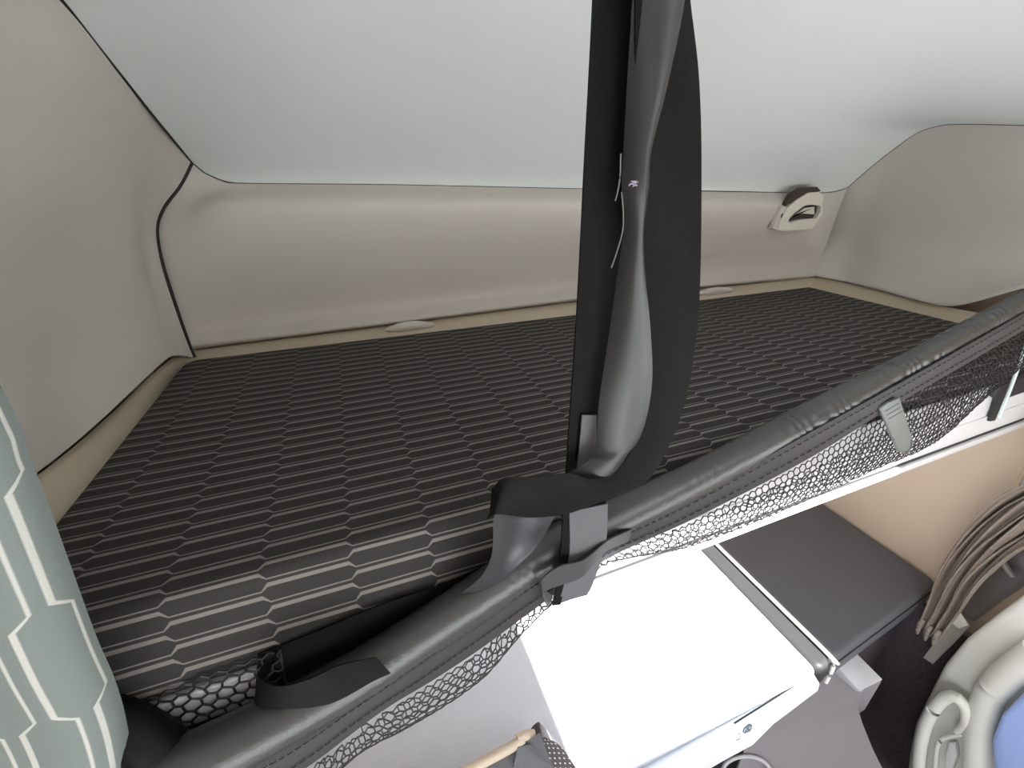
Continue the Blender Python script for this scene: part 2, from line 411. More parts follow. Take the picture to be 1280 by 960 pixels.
led_r = [
    [PY(1019, 346, 1.222), PX(1055, 352.5, 1.728), PX(1095, 362.5, 1.728), PX(1145, 376, 1.728), PX(1195, 386, 1.728), PX(1250, 396, 1.73)],
    [PY(1019, 350, 1.21), PX(1055, 357, 1.715), PX(1095, 368, 1.715), PX(1145, 383, 1.715), PX(1195, 394, 1.715), PX(1250, 405, 1.72)],
    [PY(1006, 366, 1.17), PX(1040, 376, 1.64), PX(1080, 388, 1.64), PX(1130, 402, 1.64), PX(1180, 416, 1.64), PX(1230, 430, 1.64)],
]
struct('trim_3', grid_bm(loft_rows(led_r, 40, 16), thick=0.01), M['ledge'], sharp=60)
# ceiling: rises from the back seam at an even slope, dips to the side seams
def zplane(y):
    z = -.02 + .60 * (1.25 - y)
    if y < .70: q = (.70 - y); z = .31 + .13 * (1 - math.exp(-q * .60 / .13))
    return min(z, .44)
sl_, sr_ = catmull(seam_left, 60), catmull(seam_right, 60)
def side_at(path, y, lo):
    for a, b in zip(path, path[1:]):
        if a.y >= y >= b.y: return a.lerp(b, (a.y - y) / max(a.y - b.y, 1e-6))
    return lo
sb_ = catmull(seam_back, 70)
def sm(t): t = min(max(t, 0), 1); return t * t * (3 - 2 * t)
cg = []
ys = [1.25 - .0125 * i for i in range(64)] + [.45 - .056 * i for i in range(1, 15)]
for y in ys:
    l = side_at(sl_, y, None) or Vector((-.36 - .2 * (.85 - y), y, zplane(y)))
    r = side_at(sr_, y, None) or Vector((1.74 + .06 * max(0, .55 - y), y, .095 + .345 * sm((.55 - y) / .9)))
    l.x = max(l.x, -.53); wr__ = .30 * min(1, (1.25 - y) / .25) + .002
    row = []
    for k in range(70):
        t = k / 69; p = l.lerp(r, t); z = zplane(y)
        q = min(range(70), key=lambda n_: abs(sb_[n_].x - p.x)); z += (sb_[q].z + .02) * math.exp(-(1.25 - y) / .12)
        z += (l.z - z) * (1 - sm(t / (.16 * min(1, (1.25 - y) / .25) + .002))) + (r.z - z) * sm((t - 1 + wr__) / wr__)
        row.append(Vector((p.x, y, z)))
    cg.append(row)
cg[0] = catmull(seam_back, 70)
ceiling = struct('ceiling', grid_bm(cg, thick=0.012), M['headliner'], sharp=60)
# front of the roof, with the open roof hatch (behind and above the viewer)
HX0, HX1, HY0, HY1 = 0.195, 0.988, -1.01, -0.37
fb = bmesh.new()
box_bm((-.5, HY1, .44), (1.8, -.34, .46), bm=fb)
box_bm((-.5, -1.5, .44), (HX0, HY1, .46), bm=fb); box_bm((HX1, -1.5, .44), (1.8, HY1, .46), bm=fb)
box_bm((HX0, -1.5, .44), (HX1, HY0, .46), bm=fb)
struct('ceiling_front', fb, M['headliner'], smooth=False)
# seams as real rubber beads lying in the joints
struct('trim_4', tube_bm(catmull(gasket, 60), [.0042] * 60, 8), M['gasket'])
struct('trim_5', tube_bm(catmull(seam_left, 60), .0024, 8), M['gasket'])
struct('trim_6', tube_bm(catmull(seam_back, 80), .0017, 8), M['seam'])
struct('trim_7', tube_bm(catmull(seam_right, 60), .0017, 8), M['seam'])
# lower cab shell
struct('wall_back_lower', box_bm((-.44, 1.20, -1.95), (1.75, 1.23, -.43)), M['beige'], smooth=False)
wl_ = bmesh.new()
box_bm((-.47, .40, -1.95), (-.44, 1.22, -.46), bm=wl_)
box_bm((-.53, -.15, -1.95), (-.50, .40, .40), bm=wl_); box_bm((-.53, -1.5, -.35), (-.50, -.15, .46), bm=wl_)
box_bm((-.53, -1.5, -1.95), (-.50, -1.35, .46), bm=wl_); box_bm((-.53, -1.35, -1.95), (-.50, -.15, -1.75), bm=wl_)
struct('wall_left_lower', wl_, M['beige'], smooth=False)
wr_ = bmesh.new()
box_bm((1.685, .47, -1.34), (1.72, 1.22, -.44), bm=wr_)
struct('wall_right_lower', wr_, M['beige'], smooth=False)
wr2 = bmesh.new()
box_bm((1.80, -1.5, -1.95), (1.83, .46, -.95), bm=wr2); box_bm((1.80, -.20, -.95), (1.83, .46, .40), bm=wr2)
box_bm((1.80, -1.5, -.35), (1.83, -.20, .46), bm=wr2); box_bm((1.80, -1.5, -.95), (1.83, -1.2, -.15), bm=wr2)
struct('wall_right_front', wr2, M['beige'], smooth=False)
wf = bmesh.new()
box_bm((-.53, -1.55, -1.95), (1.83, -1.5, -1.3), bm=wf); box_bm((-.53, -1.55, -.28), (1.83, -1.5, .46), bm=wf)
struct('wall_front', wf, M['beige'], smooth=False)
sh = bmesh.new()
box_bm((-.57, .30, -1.95), (-.53, 1.40, .60), bm=sh); box_bm((1.83, .30, -1.95), (1.87, 1.40, .60), bm=sh)
box_bm((-.57, 1.36, -1.95), (1.87, 1.40, .60), bm=sh); box_bm((-.57, -.34, .56), (1.87, 1.40, .60), bm=sh)
box_bm((-.57, -.36, .40), (1.87, -.33, .60), bm=sh)
box_bm((-.53, .34, -1.95), (-.44, .38, .60), bm=sh); box_bm((1.72, .56, -1.95), (1.83, .60, -.30), bm=sh)
struct('light_seal_shell', sh, M['beige'], smooth=False)  # unseen outer skin, added to keep light from leaking in
struct('wall_right_kick', box_bm((1.69, .0, -1.95), (1.72, .60, -1.36)), M['carpet'], smooth=False)
struct('floor', box_bm((-.53, -1.55, -2.0), (1.83, 1.23, -1.95)), M['carpet'], smooth=False)

# ================================================================ UPPER BUNK
def outline(corners, rad, seg=8, sub=24):
    """rounded polygon in plan (x, y), counter-clockwise"""
    out = []; n = len(corners)
    for i in range(n):
        p = Vector(corners[i]); a = Vector(corners[i - 1]); b = Vector(corners[(i + 1) % n]); r = rad[i]
        u = (a - p).normalized(); v = (b - p).normalized(); ang = u.angle(v); d = r / math.tan(ang / 2)
        s, e = p + u * d, p + v * d
        c = p + (u + v).normalized() * (r / math.sin(ang / 2))
        a0 = math.atan2(s.y - c.y, s.x - c.x); a1 = math.atan2(e.y - c.y, e.x - c.x)
        while a1 < a0: a1 += 2 * math.pi
        if out:
            q = out[-1]
            for k in range(1, sub): out.append(q.lerp(s, k / sub))
        for k in range(seg + 1): out.append(Vector((c.x + r * math.cos(a0 + (a1 - a0) * k / seg), c.y + r * math.sin(a0 + (a1 - a0) * k / seg))))
    q = out[-1]
    for k in range(1, sub): out.append(q.lerp(out[0], k / sub))
    return out
def pad_bm(ol, zt, zb, r, rb=None, wob=0.0, lean=0.0):
    rb = rb or r
    n = len(ol); N = []
    for i in range(n):
        t = (ol[(i + 1) % n] - ol[i - 1]).normalized(); N.append(Vector((t.y, -t.x)))
    rings = []
    low = [min(0.0, N[i].y) * lean for i in range(n)]        # front face leans out towards its foot
    def ring(o, z): rings.append([Vector((ol[i].x - N[i].x * o, ol[i].y - N[i].y * o + low[i] * (zt - z) / (zt - zb), z + (wob * math.sin(i * 1.7) if wob else 0))) for i in range(n)])
    for k in range(5): a = math.pi / 2 * k / 4; ring(rb - rb * math.sin(a), zb + rb - rb * math.cos(a))
    for k in range(1, 4): ring(-0.004 * math.sin(math.pi * k / 4), zb + rb + (zt - r - zb - rb) * k / 4)
    for k in range(7): a = math.pi / 2 * k / 6; ring(r - r * math.cos(a), zt - r + r * math.sin(a))
    bm = bmesh.new(); g = grid_bm(rings, bm, closed=True)
    bm.verts.ensure_lookup_table()
    bm.faces.new([bm.verts[i] for i in range(n)][::-1]); bm.faces.new([bm.verts[(len(rings) - 1) * n + i] for i in range(n)])
    return bm
ZT, ZB = -.410, -.535
mc = [PX(35, 670, -.405)]
bl = P(229, 452, z=ZT); br = P(1012, 359, z=ZT); fr = P(1225, 408, z=ZT); fl = P(75, 758, z=ZT)
corners = [(-.408, fl.y - .004), (1.66, .525), (br.x + .012, br.y + .012), (bl.x, bl.y + .012)]
corners[0] = (-.408, P(400, 694, z=ZT).y - .006 - .03 * (P(400, 694, z=ZT).x + .42))
mattress = obj('bunk_mattress', pad_bm(outline(corners, (.02, .02, .02, .035), 8, 30), ZT, ZB, .014, .012, lean=.022), M['bed'], sharp=70)
tag(mattress, 'black upper bunk mattress with pale honeycomb line pattern, lying against the back wall', 'mattress')

YP = (.418, .046)                       # front plane of the bunk base
base = thing('bunk_shelf', 'white upper bunk base board with pale front rail under the patterned mattress', 'bunk frame', (.6, .5, -.60))
bb = bmesh.new()
poly_bm([Vector((-.43, YP[0] + YP[1] * -.43 + .012, -.54)), Vector((1.68, YP[0] + YP[1] * 1.68 + .012, -.54)), Vector((1.68, 1.19, -.54)), Vector((-.43, 1.19, -.54))], (0, 0, -.03), bm=bb)
obj('board', bb, M['white'], base, smooth=False)
def front_strip(z0, z1, dy, th, bev, x0=-.44, x1=1.682):
    a = Vector((x0, YP[0] + YP[1] * x0 + dy, 0)); b = Vector((x1, YP[0] + YP[1] * x1 + dy, 0))
    return poly_bm([a + Vector((0, 0, z0)), b + Vector((0, 0, z0)), b + Vector((0, 0, z1)), a + Vector((0, 0, z1))], (0, th, 0), bev)
obj('front_panel', front_strip(-.592, -.538, .0, .012, .003), M['white'], base)
obj('raised_edge', front_strip(-.541, -.452, .004, .006, .002, x0=.34), M['white'], base)
obj('front_rail', front_strip(-.612, -.5945, -.008, .024, .003), M['rail'], base)
obj('rail_groove', front_strip(-.5975, -.5885, -.0015, .008, 0), M['groove'], base)
EC = lambda a, b: P(a, b, pl=(YP[0] - .006, YP[1]))
ec = [EC(1290, 468), EC(1262, 478), EC(1243, 488), EC(1240, 496), EC(1247, 500), EC(1243, 512), EC(1237, 527), EC(1244, 526), EC(1251, 512), EC(1256, 499), EC(1290, 487)]
obj('end_bracket', poly_bm(ec, (0, .008, 0), .001), M['black'], base, smooth=False)
rod = obj('support_rod', tube_bm(catmull([P(1302, 380, y=.49), P(1276, 450, y=.475), P(1262, 488, y=.465), P(1248, 523, y=.455)], 16), .0035, 10), M['rod'])
tag(rod, 'thin pale green rod slanting down to the front rail at the right edge', 'rod')

# ---------------------------------------------------------------- safety net
net = thing('safety_net', 'black safety net with padded top sleeve sagging along the front of the upper bunk', 'net', P(750, 700, y=.40))
tp = [(120, 1010, .345), (200, 972, .35), (300, 925, .36), (395, 875, .37), (460, 838, .378), (530, 792, .386), (600, 745, .392), (660, 704, .398), (720, 671, .40), (780, 643, .402), (870, 599, .405), (1000, 528, .42), (1100, 474, .44), (1200, 419, .462), (1290, 370, .485), (1400, 310, .52)]
NT = 720
tpath = catmull(pts(tp), NT)
rr = []
for i in range(NT):
    s_ = i / (NT - 1)
    rr.append(.030 - .011 * min(1, max(0, (s_ - .2) / .5)))
tb = tube_bm(tpath, rr, 24)
# gathered wrinkles across the sleeve
tb.verts.ensure_lookup_table()
ph = 0.0
for i in range(NT):
    ph += .85 + .5 * math.sin(i * .19) + random.uniform(-.2, .2)
    right = min(1, max(0, (i / NT - .38) / .12))
    for k in range(24):
        v = tb.verts[i * 24 + k]; d = (v.co - tpath[i])
        amp = (.012 + .055 * right) * (.55 + .45 * math.sin(i * .071 + 1 + k * .3))
        v.co = tpath[i] + d * (1 + amp * math.sin(ph + k * .35) + .03 * math.sin(i * .04 + k * .6))
obj('padded_sleeve', tb, M['vinyl'], net, sharp=80)
hemt = [(120, 1040, .330), (250, 985, .340), (350, 940, .345), (437, 882, .351), (500, 838, .357), (560, 795, .363), (630, 748, .369), (690, 712, .373), (760, 673, .377), (860, 626, .384), (1000, 548, .400), (1100, 493, .420), (1200, 437, .444), (1290, 386, .469), (1400, 325, .50)]
hemb = [(130, 1085, .335), (270, 1030, .343), (380, 962, .350), (475, 891, .355), (540, 851, .361), (595, 815, .366), (650, 775, .371), (700, 738, .375), (768, 694, .380), (868, 648, .387), (1008, 575, .403), (1108, 513, .423), (1208, 455, .447), (1298, 402, .472), (1410, 340, .503)]
hemt = [(a, b, c - (.010 if a >= 1000 else 0)) for a, b, c in hemt]; hemb = [(a, b, c - (.008 if a >= 1000 else 0)) for a, b, c in hemb]
hp, hq = pts(hemt), pts(hemb)
obj('hem_band', ribbon_bm(list(zip(hp, hq)), 160, 5, .003, cup=.002), M['hem'], net, sharp=60)
def cmu(c, n):
    q = [c[0] * 2 - c[1]] + c + [c[-1] * 2 - c[-2]]; out = []
    for i in range(n):
        s = (len(c) - 1) * i / (n - 1); a = min(int(s), len(c) - 2); t = s - a
        p0, p1, p2, p3 = q[a], q[a + 1], q[a + 2], q[a + 3]
        out.append(0.5 * ((2 * p1) + (p2 - p0) * t + (2 * p0 - 5 * p1 + 4 * p2 - p3) * t * t + (3 * p1 - p0 - 3 * p2 + p3) * t ** 3))
    return out
HA, HB = cmu(hp, 900), cmu(hq, 900)
for f0 in (.12, .62):
    sb = bmesh.new(); i = 0
    while i < 880:
        L = 0; j = i
        while j < 899 and L < .0062: L += (HA[j + 1] - HA[j]).length; j += 1
        a = HA[i].lerp(HB[i], f0) + Vector((0, -.0032, 0)); b = HA[j].lerp(HB[j], f0) + Vector((0, -.0032, 0))
        m_ = a.lerp(b, .5) + Vector((0, -.0008, 0))
        tube_bm([a, m_, b], .0008, 5, sb)
        i = j + max(2, (j - i) // 3)
    obj('stitching', sb, M['thread'], net)
# the mesh itself: hexagon cells of cord on a sagging pocket
def hex_net(topc, botc, cell, cord, bulge, back, seed, jit=.18, n=600):
    T, B = cmu(topc, n), cmu(botc, n)
    S = [0]
    for i in range(1, n): S.append(S[-1] + (T[i].lerp(B[i], .5) - T[i - 1].lerp(B[i - 1], .5)).length)
    W = [(B[i] - T[i]).length for i in range(n)]
    def at(s, v):
        s = min(max(s, 0), S[-1] - 1e-6); lo, hi = 0, n - 1
        while hi - lo > 1:
            m_ = (lo + hi) // 2
            if S[m_] <= s: lo = m_
            else: hi = m_
        t = (s - S[lo]) / max(S[hi] - S[lo], 1e-9)
        a = T[lo].lerp(T[hi], t); b = B[lo].lerp(B[hi], t); w = (b - a).length
        if v <= w:
            q = v / max(w, 1e-6); p = a.lerp(b, q); p.y -= bulge * 4 * q * (1 - q) * min(1, w / .03)
        else:
            q = min((v - w) / max(w, 1e-6), 1.0); p = b.lerp(a, q); p.y += back * math.sin(q * math.pi / 2); p.z -= .004 * math.sin(q * math.pi)
        return p, w
    r = random.Random(seed)
    dx = cell * 1.0; dy = cell * .8; vs = {}; edges = set()
    R = int(.30 / dy) + 2; C = int(S[-1] / dx) + 2
    def vert(key):
        if key in vs: return vs[key]
        s, v = key
        s2, v2 = s * 1e-5 + r.uniform(-jit, jit) * cell * .5, v * 1e-5 + r.uniform(-jit, jit) * cell * .5
        p, w = at(s2, max(v2, 0)); lim = (1.5 if back else 1) * w
        vs[key] = (p, v * 1e-5 <= lim + cell * .3)
        return vs[key]
    for rr_ in range(R):
        for c in range(C):
            cx = (c + .5 * (rr_ % 2)) * dx; cyy = rr_ * dy
            hexa = [(0, -.66), (.5, -.33), (.5, .33), (0, .66), (-.5, .33), (-.5, -.33)]
            ks = [(round((cx + a * dx) * 1e5), round((cyy + b * dy) * 1e5)) for a, b in hexa]
            ks = [(round(a / 20) * 20, round(b / 20) * 20) for a, b in ks]
            for k in range(6):
                e = tuple(sorted((ks[k], ks[(k + 1) % 6])))
                edges.add(e)
    bm = bmesh.new()
    for e in sorted(edges):
        if e[0][1] < 0 or e[1][1] < 0 or e[0][0] < 0 or e[1][0] < 0: continue
        (a, oa), (b, ob) = vert(e[0]), vert(e[1])
        if oa and ob and 1e-4 < (a - b).length < cell * 2.2: tube_bm([a, b], cord, 5, bm, caps=False)
    return bm
nb = [(330, 1060, .352), (400, 990, .358), (450, 940, .362), (505, 912, .368), (560, 880, .372), (610, 842, .376), (655, 786, .380), (704, 742, .384), (770, 700, .390), (865, 683, .396), (1005, 628, .408), (1100, 585, .425), (1170, 553, .440), (1230, 500, .458), (1300, 440, .478)]
ntp = [(300, 1015, .348), (380, 960, .355), (437, 922, .359), (487, 884, .363), (540, 850, .367), (595, 814, .371), (650, 774, .376), (700, 737, .380), (768, 693, .386), (868, 647, .392), (1008, 574, .405), (1108, 512, .424), (1180, 470, .441), (1240, 435, .456), (1298, 401, .475)]
obj('netting', hex_net(pts(ntp), pts(nb), .0142, .00095, .010, .022, 3, .10), M['net'], net)
# near end of the net, tied back under the mattress corner
ne_t = [(172, 872, .405), (250, 842, .407), (350, 808, .410)]
ne_b = [(235, 968, .398), (300, 935, .400), (365, 890, .402)]
obj('netting_end', hex_net(pts(ne_t), pts(ne_b), .0165, .0014, .004, 0, 5), M['net'], net)
obj('end_sleeve', tube_bm(catmull(pts([(118, 893, .395), (150, 905, .385), (185, 930, .372), (225, 975, .36), (280, 1040, .35)]), 24), [.020 + .010 * min(1, i / 8) for i in range(24)], 16), M['webbing'], net)
obj('backing_flap', ribbon_bm([(P(322, 818, y=.412), P(318, 885, y=.394)), (P(400, 788, y=.412), P(380, 895, y=.396)), (P(480, 755, y=.414), P(470, 850, y=.402)), (P(560, 728, y=.418), P(560, 790, y=.405)), (P(640, 690, y=.42), P(650, 735, y=.41))], 40, 8, .002), M['webbing'], net)
obj('end_strap', ribbon_bm([(P(470, 822, y=.348), P(488, 842, y=.339)), (P(425, 832, y=.345), P(466, 852, y=.338)), (P(385, 850, y=.340), P(412, 880, y=.334)), (P(345, 858, y=.352), P(352, 886, y=.346)), (P(322, 842, y=.375), P(318, 880, y=.365)), (P(345, 815, y=.392), P(330, 850, y=.392))], 44, 6, .002), M['webbing'], net)
obj('webbing_loop', ribbon_bm([(P(690, 745, y=.362), P(684, 758, y=.362)), (P(676, 728, y=.350), P(678, 742, y=.350)), (P(698, 709, y=.345), P(700, 732, y=.345)), (P(730, 700, y=.346), P(728, 721, y=.346)), (P(760, 676, y=.355), P(754, 692, y=.355)), (P(790, 662, y=.372), P(786, 676, y=.372))], 36, 4, .002), M['webbing_mid'], net)
# grey clip hooked over the sleeve
CP = lambda a, b: P(a, b, y=.405)
clip = obj('clip', poly_bm([CP(1100, 511), CP(1110, 504), CP(1125, 497.5), CP(1132, 520), CP(1142, 551), CP(1140, 561), CP(1132, 567), CP(1123, 565), CP(1115, 545)], (0, .005, 0), .0012), M['clip'], net, label='grey plastic clip')
gr = bmesh.new()
for a, b, c, d in ((1107, 514, 1124, 504), (1109, 519, 1126, 509), (1111, 524, 1128, 514)):
    tube_bm([P(a, b, y=.4045), P(c, d, y=.4045)], .0008, 6, gr)
obj('grip_rib', gr, M['clip'], clip)
obj('clip_lip', tube_bm(catmull([P(1117, 549, y=.404), P(1124, 563, y=.404), P(1132, 566, y=.404), P(1139, 560, y=.404), P(1140, 550, y=.404)], 16), .0013, 6), M['clip'], clip)

# ---------------------------------------------------------------- strap hanging from the roof
strap = thing('safety_strap', 'long black webbing strap hanging from the ceiling, looped and knotted at the net', 'strap', P(715, 740, y=.365))
YA = .362
A_ = [((747, -90), (802, -90)), ((743, 0), (800, 0)), ((738, 100), (797, 100)), ((733, 190), (793, 190)), ((722, 400), (778, 400)), ((709, 585), (760, 585)), ((704, 660), (757, 640)), ((700, 715), (752, 690)), ((692, 757), (733, 743))]
obj('hanging_webbing', ribbon_bm([(P(*a, y=YA), P(*b, y=YA)) for a, b in A_], 60, 4, .0024), M['webbing'], strap)
obj('folded_edge', ribbon_bm([(P(a[0] - 1, a[1], y=YA - .0035), P(a[0] + 9, a[1] - 1, y=YA - .0035)) for a, b in A_], 60, 3, .0024), M['webbing'], strap)
obj('lit_segment', ribbon_bm([(P(728, 519, y=YA - .005), P(746, 519, y=YA - .005)), (P(726, 540, y=YA - .005), P(746, 540, y=YA - .005)), (P(722, 585, y=YA - .005), P(747, 566, y=YA - .005))], 12, 3, .002), M['webbing_lit'], strap, label='lit piece of the strap, painted paler grey')  # thin overlay, light on the strap painted as paler grey
obj('lower_end', ribbon_bm([(P(712, 640, y=YA - .005), P(760, 630, y=YA - .005)), (P(712, 690, y=YA - .005), P(757, 680, y=YA - .005)), (P(704, 735, y=YA - .004), P(742, 728, y=YA - .004)), (P(697, 754, y=YA - .003), P(734, 744, y=YA - .003))], 24, 4, .002), M['webbing_lit'], strap, label='lower end of the strap, painted paler for sunlight')  # overlay painted paler, for sunlight reaching the foot of the strap
B_ = [((793, -90, .352), (862, -90, .336)), ((790, 0, .351), (856, 0, .334)), ((784, 100, .350), (836, 100, .332)), ((779, 190, .347), (814, 190, .332)), ((777, 235, .343), (811, 235, .330)), ((780, 280, .342), (805, 285, .330)), ((772, 340, .345), (806, 335, .327)), ((761, 420, .348), (813, 410, .322)), ((749, 500, .346), (815, 480, .318)), ((745, 560, .342), (803, 540, .320)), ((737, 574, .338), (782, 572, .325)), ((718, 587, .340), (757, 604, .328)), ((690, 602, .350), (725, 622, .345))]
obj('stitched_loop', ribbon_bm([(P(a[0], a[1], y=a[2]), P(b[0], b[1], y=b[2])) for a, b in B_], 90, 10, .0018, cup=.008), M['webbing_halflit'], strap, sharp=70)
C_ = [((790, -90, .345), (855, -90, .352)), ((794, 0, .345), (863, 0, .352)), ((794, 100, .345), (874, 100, .353)), ((794, 230, .345), (877, 220, .354)), ((795, 350, .348), (874, 380, .354)), ((803, 450, .345), (862, 480, .350)), ((802, 515, .341), (842, 545, .342)), ((790, 562, .333), (812, 598, .328)), ((766, 592, .325), (776, 617, .316)), ((737, 598, .320), (742, 631, .314)), ((711, 592, .318), (706, 643, .316)), ((668, 597, .322), (664, 647, .318)), ((631, 597, .330), (621, 643, .322)), ((614, 612, .340), (609, 650, .335))]
obj('hanging_loop', ribbon_bm([(P(a[0], a[1], y=a[2]), P(b[0], b[1], y=b[2])) for a, b in C_], 110, 8, .0018, cup=.003), M['webbing'], strap, sharp=70)
D_ = [((624, 640, .326), (695, 640, .326)), ((617, 650, .332), (690, 652, .335)), ((615, 692, .345), (672, 682, .352)), ((602, 720, .362), (648, 708, .372)), ((575, 742, .385), (622, 735, .395)), ((545, 760, .41), (590, 765, .415))]
obj('tail_end', ribbon_bm([(P(a[0], a[1], y=a[2]), P(b[0], b[1], y=b[2])) for a, b in D_], 40, 8, .0018, cup=.006), M['webbing_halflit'], strap, sharp=70)
st = bmesh.new(); rnd = random.Random(4)
for k in range(9):
    a, b = 788 + rnd.random() * 20, 227 + rnd.random() * 8
    tube_bm(catmull([P(a - 3, b + rnd.uniform(-2, 2), y=.3325), P(a, b - 1, y=.3305), P(a + 4, b + rnd.uniform(-2, 2), y=.3325)], 6), .0006, 5, st)
obj('stitch_knot', st, M['thread_light'], strap, label='pale violet stitching')
for pth in ([(776, 192, .336), (775, 220, .336), (772, 240, .336), (769, 251, .336)], [(777, 240, .335), (779, 265, .334), (778, 290, .333), (771, 315, .332), (764, 335, .332)]):
    obj('loose_thread', tube_bm(catmull(pts(pth), 20), .0006, 6), M['fibre'], strap)

# ---------------------------------------------------------------- anchor on the back wall
YK = 1.178
K = lambda a, b, d=0: P(a, b, y=YK + d)
anc = thing('wall_hook', 'small ivory strap anchor with a slot, set in the back wall below the seam', 'hook', K(998, 288))
outer = [K(972, 287.5), K(977.5, 272.5), K(984, 260), K(996, 250), K(1011, 241), K(1024, 240), K(1030, 245), K(1028, 257), K(1029, 265), K(1023, 275), K(1015, 286), K(980, 289)]
inner = [K(985.5, 277), K(987, 272), K(991, 268), K(1005.6, 257), K(1012, 256), K(1019.7, 256), K(1026, 257.5), K(1025.5, 265), K(1020.6, 273), K(998, 275), K(992, 277), K(987, 279)]
obj('bezel', ring_bm(outer, inner, (0, .02, 0)), M['ivory'], anc, sharp=50)
obj('slot', poly_bm([p + Vector((0, .014, 0)) for p in outer], (0, .012, 0)), M['dark_brown'], anc, smooth=False)
obj('slot_tongue', poly_bm([K(990, 272, .008), K(1006, 260, .008), K(1018, 258.5, .008), K(1018, 268, .008), K(1004, 267, .008), K(993, 269, .008)], (0, .006, 0), .001), M['ivory'], anc)
obj('side_plate', poly_bm([K(965.3, 285.6, .004), K(977.5, 257.5, .004), K(985, 259, .004), K(977.5, 272.5, .004), K(972, 287.5, .004)], (0, .016, 0), .002), M['wall'], anc)
obj('pin_hole', poly_bm([K(976, 272, .002), K(978, 267, .002), K(979.5, 267.5, .002), K(977.5, 272.5, .002)], (0, .004, 0)), M['black'], anc, smooth=False)
obj('shadow_plate', poly_bm([K(982, 257, .006), K(990, 243, .006), K(1003, 235, .006), K(1022, 233.5, .006), K(1027, 239, .006), K(1011, 243, .006), K(996, 252, .006)], (0, .02, 0), .003), M['dark_brown'], anc)  # dark brown plate painted in for the shadow above the anchor

# ================================================================ CURTAINS
def curtain_bm(x0, x1, yc, z0, z1, folds, amp, n=90, m=50, lean=0.0, jit=1.0, seed=1, flare=0.0, th=.002):
    r = random.Random(seed); ph = [r.uniform(0, 6.28) for _ in range(6)]
    g = []
    for i in range(m):
        v = i / (m - 1); z = z0 + (z1 - z0) * v; row = []
        for k in range(n):
            u = k / (n - 1)
            a = folds * 2 * math.pi * u + .5 * math.sin(3 * v + ph[0]) * jit
            x = x0 + (x1 - x0) * u + lean * v + flare * v * (u - .5) + .25 * amp * math.sin(2 * a + ph[1])
            y = yc + amp * math.sin(a) + .35 * amp * math.sin(2.3 * a + ph[2] + 2 * v * jit)
            row.append(Vector((x, y, z)))
        g.append(row)
    return grid_bm(g, thick=th)
# patterned one at the left: hangs beside the bunk, its hem edge rolled
g = []
edge = [P(-20, 540, y=.335), P(0, 590, y=.335), P(28, 655, y=.335), P(62, 740, y=.335), P(100, 835, y=.335), P(126, 890, y=.335), P(142, 940, y=.335), P(152, 1000, y=.335), P(158, 1060, y=.335)]
e0 = Vector((edge[0].x + .005, .335, .30))
ed = catmull([e0, Vector((edge[0].x + .003, .335, .0))] + edge + [Vector((edge[-1].x - .02, .335, -1.2)), Vector((edge[-1].x - .03, .335, -1.6))], 120)
for p in ed:
    row = []
    for k in range(40):
        t = k / 39
        x = p.x - .19 * t ** 1.0
        if t < .16:                                        # rolled edge
            a = (t / .16) * math.pi * .5
            x = p.x - .03 * (1 - math.cos(a)); y = .335 + .03 - .03 * math.sin(a)
        else:
            q = (t - .16) / .84; x = p.x - .03 - .16 * q; y = .335 + .018 * math.sin(q * 7.5) * q
        row.append(Vector((x, y, p.z)))
    g.append(row)
lc = obj('patterned_curtain', grid_bm(g, thick=.003), M['curtainpat'], sharp=80)
tag(lc, 'grey curtain with pale angular lines hanging in front of the left end of the mattress', 'curtain')

# brown one gathered at the right side of the lower bunk
bc = thing('gathered_curtain', 'brown curtain bunched in tight folds beside the lower bunk on the right', 'curtain', (1.60, .40, -1.36))
fb_ = bmesh.new()
g = []
r_ = random.Random(11)
nF = 150
cl = [P(1283, 608, x=1.60), P(1240, 632, x=1.60), P(1200, 672, x=1.59), P(1172, 715, x=1.58), P(1158, 752, x=1.575), P(1146, 783, x=1.57)]
cr = [P(1340, 640, x=1.60), P(1305, 668, x=1.60), P(1262, 694, x=1.59), P(1224, 728, x=1.58), P(1198, 766, x=1.575), P(1176, 796, x=1.57)]
L_, R_ = cmu(cl, 60), cmu(cr, 60)
top = Vector((0, 0, .55))
for i in range(60):
    v = i / 59; row = []
    for k in range(nF):
        u = k / (nF - 1)
        a = u * 2 * math.pi * 6.5 + .6 * math.sin(v * 5 + u * 4)
        p = L_[i].lerp(R_[i], u)
        amp = .017 * (1 - .35 * v)
        p = p + Vector((-amp * math.sin(a) - .4 * amp * math.sin(2.7 * a + 5 * v), .5 * amp * math.cos(a * .5 + 3 * v), .006 * math.sin(9 * v + a)))
        row.append(p)
    g.append(row)
g = [[p + Vector((.0, .05, .35)) for p in g[0]]] + g
obj('folds', grid_bm(g, thick=.0018), M['brown_curtain'], bc, sharp=80)
for k, (a, b, c) in enumerate(((1150, 782, 1.565), (1160, 790, 1.565), (1170, 796, 1.562))):
    p = P(a, b, x=c)
    obj('tassel', tube_bm(catmull([p + Vector((0, 0, .03)), p + Vector((-.004, 0, .0)), p + Vector((0, -.004, -.035))], 8), [.006, .007, .008, .008, .007, .006, .005, .003], 8), M['brown_curtain'], bc)

